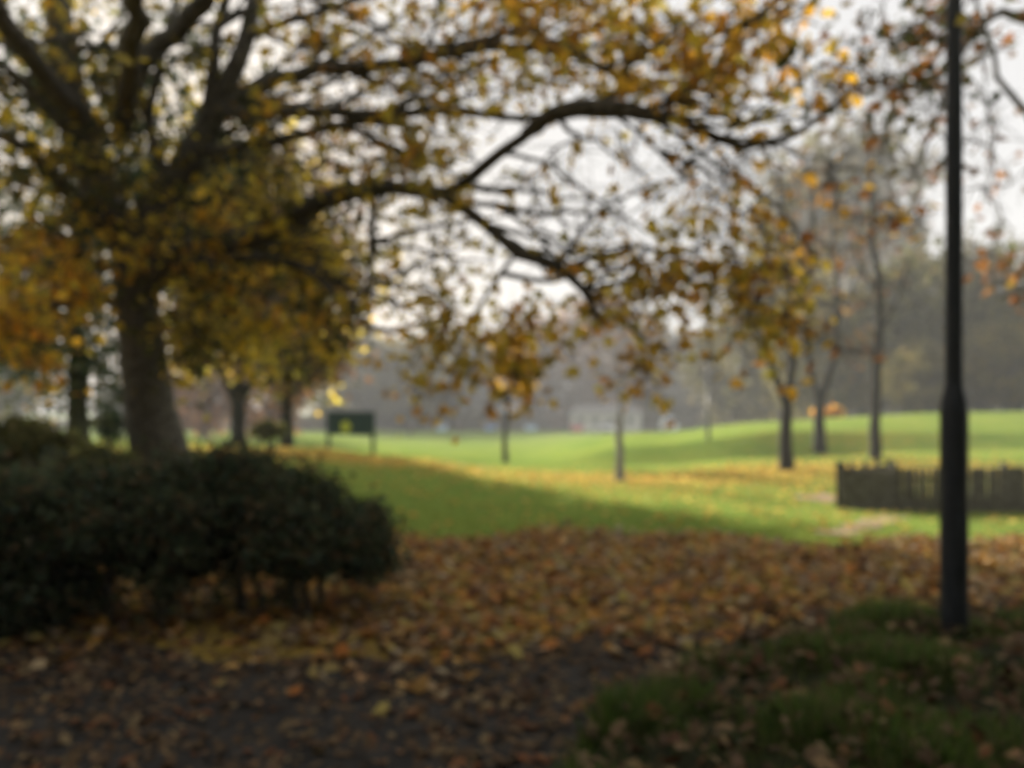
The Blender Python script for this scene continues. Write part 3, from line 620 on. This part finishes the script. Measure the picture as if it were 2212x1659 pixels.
# ------------------------------------------------------------ shrubs (foreground row)
def shrub_drops(T, px, d, rx, zb, m, n=4):
    q = np.stack([(px-CX)/F*d+rng.normal(0, rx*.35, n), d+rng.normal(0, .12, n), rng.uniform(.12, max(.2, zb), n)], 1)
    T.colonise(q, key=m, nl=(20, 55), spread=.06, r0=.005, rt=.002, sub=1, subl=.1, maxstep=.1)
def shrub(name, px, d, py_top, py_bot, rx, ry, n, label, m='shrubleaf', stems=5, sz=.055, stempx=None, group='dark shrubs in the foreground', lpc=(50, 90), kind='oval'):
    b = G(px, d); root = thing(name, b, label, 'shrub', group)
    zt = CZ-(py_top-HY)/F*d; zb = CZ-(py_bot-HY)/F*d; T = Tree()
    sx = [(stempx if stempx else px)+rng.normal(0, 8 if stempx else 40) for _ in range(stems)]
    for q in sx:
        s0 = G(q, d+rng.uniform(-.15, .15)); s0[2] -= .03
        s1 = s0+[rng.normal(0, .05), rng.normal(0, .05), (zb-s0[2])*1.0]; s2 = np.array([b[0]+rng.normal(0, rx*.4), d+rng.normal(0, ry*.3), (zb+zt)/2])
        T.limb([s0, s1, s2], [.028, .02, .01], jit=.008, step=.08, sides=6)
    t = rng.normal(size=(n, 3)); t /= np.linalg.norm(t, axis=1, keepdims=True); t *= rng.uniform(.35, 1, (n, 1))**.6
    lump = 1+np.abs(rng.normal(0,.2,(n,1)))-.10+.20*np.sin(t[:, :1]*6+px)*np.cos(t[:, 2:]*5)
    Tt = np.array([b[0], d, (zt+zb)/2])+t*lump*np.array([rx, ry, (zt-zb)/2])
    T.colonise(Tt, key=m, nl=lpc, spread=.07, r0=.005, rt=.002, sub=2, subl=.12, maxstep=.1)
    if m == 'shrubleaf' and px != 770: shrub_drops(T, px, d, rx, zb, m)
    T.merge(); T.wood.build('stems', M['bark'], root)
    c = np.concatenate(T.L[m]); leaves('foliage', c, sz*rng.uniform(.6, 1.3, len(c)), M[m], root, kind); return root
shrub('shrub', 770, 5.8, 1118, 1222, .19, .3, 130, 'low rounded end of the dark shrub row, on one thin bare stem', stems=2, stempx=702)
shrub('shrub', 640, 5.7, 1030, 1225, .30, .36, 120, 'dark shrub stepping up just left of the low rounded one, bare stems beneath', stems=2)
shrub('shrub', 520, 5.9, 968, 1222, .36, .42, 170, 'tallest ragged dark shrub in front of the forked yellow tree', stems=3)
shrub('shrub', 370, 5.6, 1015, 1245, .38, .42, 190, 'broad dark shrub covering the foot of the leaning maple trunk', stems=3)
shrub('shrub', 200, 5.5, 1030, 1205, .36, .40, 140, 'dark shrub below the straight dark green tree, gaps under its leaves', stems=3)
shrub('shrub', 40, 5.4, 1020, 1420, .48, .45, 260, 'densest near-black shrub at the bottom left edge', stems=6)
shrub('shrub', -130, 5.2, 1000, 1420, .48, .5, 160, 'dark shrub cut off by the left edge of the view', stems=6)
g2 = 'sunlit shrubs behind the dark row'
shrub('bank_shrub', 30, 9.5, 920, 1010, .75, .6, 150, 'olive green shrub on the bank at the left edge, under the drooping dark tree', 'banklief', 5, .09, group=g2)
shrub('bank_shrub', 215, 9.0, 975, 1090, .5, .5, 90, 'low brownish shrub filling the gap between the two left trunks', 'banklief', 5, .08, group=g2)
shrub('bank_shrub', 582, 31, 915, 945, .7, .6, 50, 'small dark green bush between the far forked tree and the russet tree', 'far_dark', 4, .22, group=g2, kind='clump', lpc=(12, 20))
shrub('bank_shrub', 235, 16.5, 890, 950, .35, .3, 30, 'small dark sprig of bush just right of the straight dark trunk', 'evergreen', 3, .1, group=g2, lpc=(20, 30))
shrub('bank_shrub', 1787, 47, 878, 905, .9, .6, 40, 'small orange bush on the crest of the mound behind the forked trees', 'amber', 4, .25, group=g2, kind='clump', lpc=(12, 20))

# ------------------------------------------------------------ background trees
def bgmesh(seed, m, twigm, leafn=1.0, H=10.0, W=4.0, zl=.04, lsz=.5):
    """prototype at origin, H tall: trunk, limbs, foliage"""
    T = Tree(); TR = Tubes(); o = np.zeros(3)
    T.limb([o+[0,0,-.6], o+[.05,0,H*.2], o+[.1,.05,H*.38]], [.30,.24,.2], sides=8, trunk=TR, step=.6)
    for k in range(7):
        a = k*2*pi/7+rng.normal(0, .3); r = W*rng.uniform(.35, .75); h = H*rng.uniform(.6, .95)
        T.limb([o+[.08,.03,H*rng.uniform(.18, .38)], o+[r*.5*cos(a), r*.5*sin(a), H*.5], o+[r*cos(a), r*sin(a), h]], [.13,.08,.025], sides=5, step=.6, jit=.05)
    n = int(150); t = rng.normal(size=(n, 3)); t /= np.linalg.norm(t, axis=1, keepdims=True); t *= rng.uniform(.4, 1, (n, 1))**.6
    t = t*(1+.18*np.sin(t[:, :1]*4+seed)*np.cos(t[:, 2:]*4+seed)); Tt = np.array([0, 0, H*(1+zl)/2])+t*np.array([W, W, H*(1-zl)/2])
    T.colonise(Tt, key='x', nl=(int(20*leafn), int(44*leafn)), spread=.42, r0=.035, rt=.012, sub=4, subl=1.0, maxstep=.8)
    return TR, T
protos = {}
def bgtree(name, px, d, top, width, kind, label, group, dy=0):
    cfg = dict(olive=('far_olive', 1.0), brown=('far_brown', .7), grey=('far_grey', .8), dark=('far_dark', 1.2), bare=('far_grey', .25), orange=('rust', .8))[kind]
    b = G(px, d); H = CZ-(top-HY)/F*d-b[2]; W = wd(width, d)/2
    root = thing(name, b, label, 'tree', group)
    if kind not in protos:
        TR, T = bgmesh(len(protos)*1.7, *cfg, ); p0 = bpy.data.objects.new('tmp', None)
        a = TR.build('trunk', M['bark'], None); T.merge(); l_ = T.wood.build('branches', M['bark'], None)
        c = np.concatenate(T.L['x']) if 'x' in T.L else np.zeros((0, 3)); f = leaves('foliage', c, .40*rng.uniform(.5, 1.3, len(c)), M[cfg[0]], None, 'clump')
        protos[kind] = [a, l_, f]; parts = protos[kind]
        bpy.data.objects.remove(p0)
    else:
        parts = []
        for q in protos[kind]:
            c = q.copy(); COL.objects.link(c); parts.append(c)
    root.scale = (W/4, W/4, H/10); root.rotation_euler = (0, 0, rng.uniform(0, 6.28))
    for q in parts: q.parent = root
    return root
gw = 'misty trees along the far edge of the park'
for a in [
 (-60,100,700,330,'grey','hazy grey tree at the far left behind the bank'), (330,120,800,200,'grey','pale misty tree seen beyond the leaning trunk'),
 (440,80,760,170,'orange','pale orange misty tree left of the far forked trunk'), (575,78,740,190,'orange','misty salmon tree between the forked tree and the russet tree'),
 (740,150,690,230,'olive','misty olive tree directly above the notice board'), (860,150,740,220,'olive','pale olive misty tree right of the notice board'),
 (960,178,700,230,'grey','grey misty tree over the two blue cars'), (1060,178,720,200,'grey','grey misty tree behind the orange-crowned young tree'),
 (1200,150,700,260,'brown','brown misty tree left of the pavilion'), (1300,160,650,260,'brown','tall brown misty tree directly behind the pavilion'),
 (1410,178,700,220,'bare','almost leafless misty tree over the right end of the pavilion'), (1500,178,730,220,'olive','misty olive tree behind the white van'),
 (1590,85,680,200,'grey','grey tree beyond the mound, left of the forked trees'), (1670,75,560,240,'bare','tall thin leafless tree behind the nearest forked tree'),
 (1800,210,280,360,'bare','very tall pale misty tree rising over the three slender trees')]: bgtree('background_tree', a[0], a[1], a[2], a[3], a[4], a[5], gw)
gw = 'wood on the mound at the right'
for a in [
 (1760,64,600,200,'olive','olive tree of the wood directly behind the middle forked tree'), (1860,60,640,190,'olive','low olive tree between straight trunk and forked tree'),
 (1960,58,560,220,'dark','dark tree of the wood left of the lamp column'), (2050,62,520,230,'bare','leafless tree of the wood behind the lamp column'),
 (2120,56,640,220,'dark','dark bushy tree just right of the lamp column'), (2200,60,520,240,'dark','tallest dark tree of the wood at the right edge'), (2330,56,500,260,'dark','dark tree beyond the right edge of the wood'),
 (2000,52,740,160,'olive','short olive tree low on the mound crest left of the lamp column'), (2170,50,700,180,'olive','short olive tree low on the crest at the right edge')]: bgtree('woodland_tree', a[0], a[1], a[2], a[3], a[4], a[5], gw)
# low hedge closing the far field
def hedge(px0, px1, d, top, label, m='far_dark'):
    a = G(px0, d); b = G(px1, d); root = thing('hedge', (a+b)/2, label, 'hedge')
    n = int((b[0]-a[0])*150); t = rng.random(n); p = a+(b-a)*t[:, None]; h = (CZ-(top-HY)/F*d-p[:, 2])*(1+.15*np.sin(t*30)+.08*np.sin(t*83))
    p[:, 2] += h*rng.random(n)**.7; p[:, 1] += rng.normal(0, .8, n)
    leaves('foliage', p, rng.uniform(.4, 1.0, n), M[m], root, 'clump')
hedge(250, 1420, 148, 893, 'long misty hedge along the far edge of the field behind the parked cars', 'far_grey')
hedge(-300, 260, 170, 905, 'pale misty hedge at the far left beyond the bank', 'far_grey')
hedge(1390, 2600, 138, 862, 'misty hedge beyond the mound, right of the pavilion', 'far_grey')

# ------------------------------------------------------------ pavilion
d = 135.; b = G(1310, d); pv = thing('pavilion', b, 'low pale pavilion with a shallow roof beyond the lawn', 'building')
x0 = (1236-CX)/F*d; x1 = (1385-CX)/F*d; cx_ = (x0+x1)/2; W_ = x1-x0; zb_ = b[2]; ze = CZ-(893-HY)/F*d; zr = CZ-(874-HY)/F*d
boxes('wall', [((cx_, d+3, (zb_+ze)/2), (W_, 6, ze-zb_), 0)], M['wall'], pv)
o_ = .4; V = np.array([(x0-o_,d-.4,ze),(x1+o_,d-.4,ze),(x1+o_,d+6.4,ze),(x0-o_,d+6.4,ze),(x0+1.2,d+3,zr),(x1-1.2,d+3,zr)]); V2 = V.copy(); V2[:, 2] += .003
mesh_np('roof', V2, [(0,3,2,1),(0,1,5,4),(1,2,5),(2,3,4,5),(3,0,4)], M['roof'], pv)
for k in range(4):
    wx = x0+1.6+k*2.6+(1.1 if k > 1 else 0); f_ = boxes('window', [((wx, d-.02, zb_+2.0), (1.5, .08, 1.1), 0)], M['wall'], pv)
    pn = boxes('pane', [((wx, d-.07, zb_+2.0), (1.3, .03, .9), 0)], M['glass'], None); pn.parent = f_; 
    pn.data.transform(__import__('mathutils').Matrix.Translation((-pv.location[0], -pv.location[1], -pv.location[2])))
boxes('door', [((cx_+.3, d-.03, zb_+1.05), (1.1, .1, 2.1), 0)], M['glass'], pv)

# ------------------------------------------------------------ parked cars
from mathutils import Matrix
def car(px, d, paint, label, rz, van=False, base=None):
    b = G(px, d); root = thing('parked_van' if van else 'parked_car', (0,0,0), label, 'van' if van else 'car', 'cars parked along the far edge of the field')
    L, Wd, Hh = (5.0, 2.0, 2.4) if van else (4.2, 1.75, 1.5)
    if van: prof = [(-2.5,.45),(-2.5,1.2),(-2.35,2.3),(-2.1,2.4),(1.0,2.4),(1.3,2.3),(1.9,1.35),(2.45,1.15),(2.5,.45)]
    else: prof = [(-2.1,.35),(-2.1,.85),(-1.95,.95),(-1.6,1.35),(-1.2,1.48),(.2,1.48),(.9,1.0),(1.8,.88),(2.08,.7),(2.1,.35)]
    n = len(prof); V = []
    for s_, y_ in ((1, -Wd/2), (1, -Wd/2+.05), (1, Wd/2-.05), (1, Wd/2)):
        k = .93 if abs(y_) == Wd/2 else 1.0
        V += [(x*(.99 if k < 1 else 1), y_*(1-.12*max(0, z-.9)/.6), z if z < .5 else z*(.985 if k < 1 else 1)) for x, z in prof]
    Fc = []
    for r in range(3):
        for i in range(n): j = (i+1) % n; Fc.append((r*n+i, (r+1)*n+i, (r+1)*n+j, r*n+j))
    Fc += [tuple(range(n)), tuple(range(3*n, 4*n))[::-1]]
    body = mesh_np('body', V, Fc, M[paint], root)
    if van:
        wins = [('windscreen', [(1.33,-.8,2.22),(1.33,.8,2.22),(1.92,.8,1.40),(1.92,-.8,1.40)], (.03,0,.02))]
    else:
        wins = [('windscreen', [(.25,-.68,1.44),(.25,.68,1.44),(.88,.74,1.04),(.88,-.74,1.04)], (.02,0,.03)), ('rear_window', [(-1.28,-.66,1.43),(-1.28,.66,1.43),(-1.60,.74,1.30),(-1.60,-.74,1.30)], (-.03,0,.04))]
        sw = [(-1.4,1.38),(.15,1.40),(.7,1.02),(-1.7,1.02)]
        for sy in (-1, 1): wins.append(('side_window', [(x, sy*(Wd/2*(1-.12*max(0, z-.9)/.6)+.012), z) for x, z in sw], (0,0,0)))
    for nm, q, off in wins: mesh_np(nm, np.array(q)+np.array(off), [(0,1,2,3)], M['glass'], root)
    for sx in (-1, 1):
        for sy in (-1, 1):
            t = Tubes(); c = np.array([sx*(1.55 if van else 1.3), sy*(Wd/2-.1), .32]); t.add([c+[0,-.115,0],c+[0,-.11,0],c+[0,.11,0],c+[0,.115,0]], [.01,.32,.32,.01], 16); t.build('wheel', M['tyre'], root)
        hx = sx*(2.505 if van else 2.105)
        for sy in (-1, 1): boxes('headlight' if sx > 0 else 'tail_light', [((hx, sy*.62, .68), (.04, .3, .14), 0)], M['wall'] if sx > 0 else M['paint_red'], root)
    root.location = b; root.rotation_euler = (0, 0, rz); return root
car(440, 122, 'paint_blue', 'blue car parked beyond the leaning trunk, leftmost of the cars', radians(-80))
car(533, 125, 'paint_lightblue', 'light blue car just right of the far forked trunk', radians(-95))
car(954, 126, 'paint_lightblue', 'dull blue car right of the walking person in navy', radians(-85))
car(1059, 128, 'paint_blue', 'bright blue car just left of the orange-crowned young tree', radians(-92))
car(1147, 128, 'paint_lightblue', 'pale blue car right of the orange-crowned young tree', radians(-88))
car(1246, 122, 'paint_red', 'red car parked at the left corner of the pavilion', radians(-90))
car(1304, 124, 'paint_white', 'white car in front of the middle of the pavilion', radians(-60))
car(1445, 118, 'paint_white', 'white van showing over the mound, right of the pavilion', radians(-90), True)

# ------------------------------------------------------------ distant people
def person(px, d, label, face, coat, leg=.35):
    b = G(px, d); root = thing('person', (0,0,0), label, 'person')
    J = dict(pel=(0,0,.95), chest=(0,.02,1.28), neck=(0,.03,1.48), head=(0,.05,1.60), crown=(0,.04,1.72),
             hl=(.10,0,.90), kl=(.12,.14*leg*2,.50), al=(.12,.02+leg*.4,.09), tl=(.12,.18+leg*.4,.04), hr=(-.10,0,.90), kr=(-.11,.02,.50), ar=(-.11,-.35*leg*1.6,.12), tr=(-.11,-.18*leg*2+.08,.03),
             sl=(.19,.02,1.40), el=(.25,-.06,1.12), wl=(.24,.05,.88), fl=(.235,.10,.76), sr=(-.19,.02,1.40), er=(-.25,.04,1.12), wr=(-.24,.16,.90), fr=(-.235,.22,.79))
    R = dict(pel=.145, chest=.155, neck=.06, head=.098, crown=.07, hl=.10, kl=.065, al=.042, tl=.04, hr=.10, kr=.065, ar=.042, tr=.04, sl=.065, el=.048, wl=.032, fl=.026, sr=.065, er=.048, wr=.032, fr=.026)
    E = [('pel','chest'),('chest','neck'),('neck','head'),('head','crown'),('pel','hl'),('hl','kl'),('kl','al'),('al','tl'),('pel','hr'),('hr','kr'),('kr','ar'),('ar','tr'),('chest','sl'),('sl','el'),('el','wl'),('wl','fl'),('chest','sr'),('sr','er'),('er','wr'),('wr','fr')]
    def skin(name, keys, edges, m, grow=0.):
        me = bpy.data.meshes.new(name); ix = {k: i for i, k in enumerate(keys)}
        me.from_pydata([J[k] for k in keys], [(ix[a], ix[c]) for a, c in edges], []); me.materials.append(m)
        o = link(bpy.data.objects.new(name, me), root); md = o.modifiers.new('skin', 'SKIN')
        for i, k in enumerate(keys): me.skin_vertices[0].data[i].radius = (R[k]+grow,)*2; me.skin_vertices[0].data[i].use_root = (i == 0)
        sd = o.modifiers.new('sub', 'SUBSURF'); sd.levels = sd.render_levels = 1; return o
    skin('body', list(J), E, M['skin'])
    skin('coat', ['pel','chest','sl','el','wl','sr','er','wr'], [('pel','chest'),('chest','sl'),('sl','el'),('el','wl'),('chest','sr'),('sr','er'),('er','wr')], M[coat], .02)
    skin('trousers', ['pel','hl','kl','al','hr','kr','ar'], [('pel','hl'),('hl','kl'),('kl','al'),('pel','hr'),('hr','kr'),('kr','ar')], M['denim'], .015)
    J['hb'] = (0,.0,1.66); R['hb'] = .095; skin('hair', ['hb','crown'], [('hb','crown')], M['hair'], .022)
    root.location = b; root.rotation_euler = (0, 0, face); return root
person(887, 88, 'person in navy blue walking on the far field right of the notice board', 1.2, 'navy')
person(992, 110, 'person in dark clothes between the two leftmost blue cars right of the sign', -1.0, 'denim')
person(121, 62, 'person in dark clothes far off at the left, beyond the bank shrubs', 1.4, 'denim')

# ------------------------------------------------------------ unseen evergreens added around the viewpoint to keep sky light off the foreground
for i, (x_, y_, H_, W_) in enumerate([(-7, -5.5, 11, 4.5), (0.5, -8, 12, 5.0), (8, -5, 11, 4.5), (-11, 2, 11, 4.0), (10, 1.5, 10, 3.2)]):
    lb_ = ['dense dark tree behind the viewpoint, left of the path', 'dense dark tree straight behind the viewpoint', 'dense dark tree behind the viewpoint, right of the path', 'dense dark tree outside the left edge beside the shrubs', 'dense dark tree outside the right edge beside the verge'][i]
    b = np.array([x_, y_, 0.]); root = thing('evergreen_tree', b, lb_, 'tree', 'evergreens around the viewpoint')
    if i == 0:
        TR, T = bgmesh(3.3, 'evergreen', 1, leafn=2.2); a = TR.build('trunk', M['bark'], None); T.merge(); l_ = T.wood.build('branches', M['bark'], None)
        c = np.concatenate(T.L['x']); f = leaves('foliage', c, .55*rng.uniform(.6, 1.3, len(c)), M['evergreen'], None, 'clump'); ev_parts = [a, l_, f]; pr = ev_parts
    else:
        pr = []
        for q in ev_parts: c = q.copy(); COL.objects.link(c); pr.append(c)
    for q in pr: q.parent = root
    root.scale = (W_/4, W_/4, H_/10); root.rotation_euler = (0, 0, i*1.3)

# ------------------------------------------------------------ haze
V = boxv((0, 200, 25), (640, 480, 64)); V[:, 2] = np.where(V[:, 2] < 0, -7.0, 30.0)
hz = mesh_np('haze', V, BF, M['wall']); hz.data.materials.clear()
m = bpy.data.materials.new('haze'); m.use_nodes = True; nt = m.node_tree
for n in list(nt.nodes): nt.nodes.remove(n)
pv_ = nt.nodes.new('ShaderNodeVolumePrincipled'); pv_.inputs['Color'].default_value = (.93,.95,.98,1); pv_.inputs['Density'].default_value = .0015; pv_.inputs['Anisotropy'].default_value = .0
o = nt.nodes.new('ShaderNodeOutputMaterial'); nt.links.new(pv_.outputs[0], o.inputs['Volume']); hz.data.materials.append(m); tag(hz, kind='stuff'); hz['label'] = 'thin pale autumn mist lying over the whole park'; hz['category'] = 'mist'

# ------------------------------------------------------------ sky and sun
EL = 15.8; AZ = -24.       # sun ahead of the camera, slightly left
w = bpy.data.worlds.new('World'); S.world = w; w.use_nodes = True; nt = w.node_tree; bg = nt.nodes['Background']
sky = nt.nodes.new('ShaderNodeTexSky'); sky.sky_type = 'NISHITA'; sky.sun_disc = False; sky.sun_elevation = radians(EL); sky.sun_rotation = radians(AZ); sky.air_density = 1.2; sky.dust_density = 4; sky.ozone_density = 1
tc = nt.nodes.new('ShaderNodeTexCoord'); n = nt.nodes.new('ShaderNodeTexNoise'); n.inputs['Scale'].default_value = 2.2; n.inputs['Detail'].default_value = 5; nt.links.new(tc.outputs['Generated'], n.inputs['Vector'])
cl = ramp(nt, [(0.25,(.93,.92,.92)),(.7,(1.0,.985,.97))]); nt.links.new(n.outputs[0], cl.inputs[0])
sc = nt.nodes.new('ShaderNodeVectorMath'); sc.operation = 'SCALE'; sc.inputs['Scale'].default_value = 2.5; nt.links.new(cl.outputs[0], sc.inputs[0])
mx = nt.nodes.new('ShaderNodeMix'); mx.data_type = 'RGBA'; mx.inputs[0].default_value = .97
nt.links.new(sky.outputs[0], mx.inputs[6]); nt.links.new(sc.outputs[0], mx.inputs[7]); nt.links.new(mx.outputs[2], bg.inputs[0]); bg.inputs[1].default_value = .1
ld = bpy.data.lights.new('sun', 'SUN'); ld.energy = 5.0; ld.angle = radians(.6); ld.color = (1, .93, .80); lo = bpy.data.objects.new('sun', ld); COL.objects.link(lo)
import mathutils
sd = mathutils.Vector((sin(radians(AZ))*cos(radians(EL)), cos(radians(AZ))*cos(radians(EL)), sin(radians(EL))))
lo.rotation_euler = (-sd).to_track_quat('-Z', 'Y').to_euler(); lo.location = (0, 0, 20)

# ------------------------------------------------------------ camera
cd = bpy.data.cameras.new('camera'); co = bpy.data.objects.new('camera', cd); COL.objects.link(co); S.camera = co
co.location = (0, 0, CZ); co.rotation_euler = (radians(90), 0, 0); cd.sensor_width = 36; cd.lens = F/2212*36; cd.shift_y = (HY-829.5)/2212
cd.clip_start = .05; cd.clip_end = 3000
cd.dof.use_dof = True; cd.dof.focus_distance = 0.45; cd.dof.aperture_fstop = 4.1
S.view_settings.view_transform = 'Standard'; S.view_settings.look = 'None'; S.view_settings.gamma = 1; S.view_settings.exposure = 1.82
S.render.resolution_x = 1024; S.render.resolution_y = 768
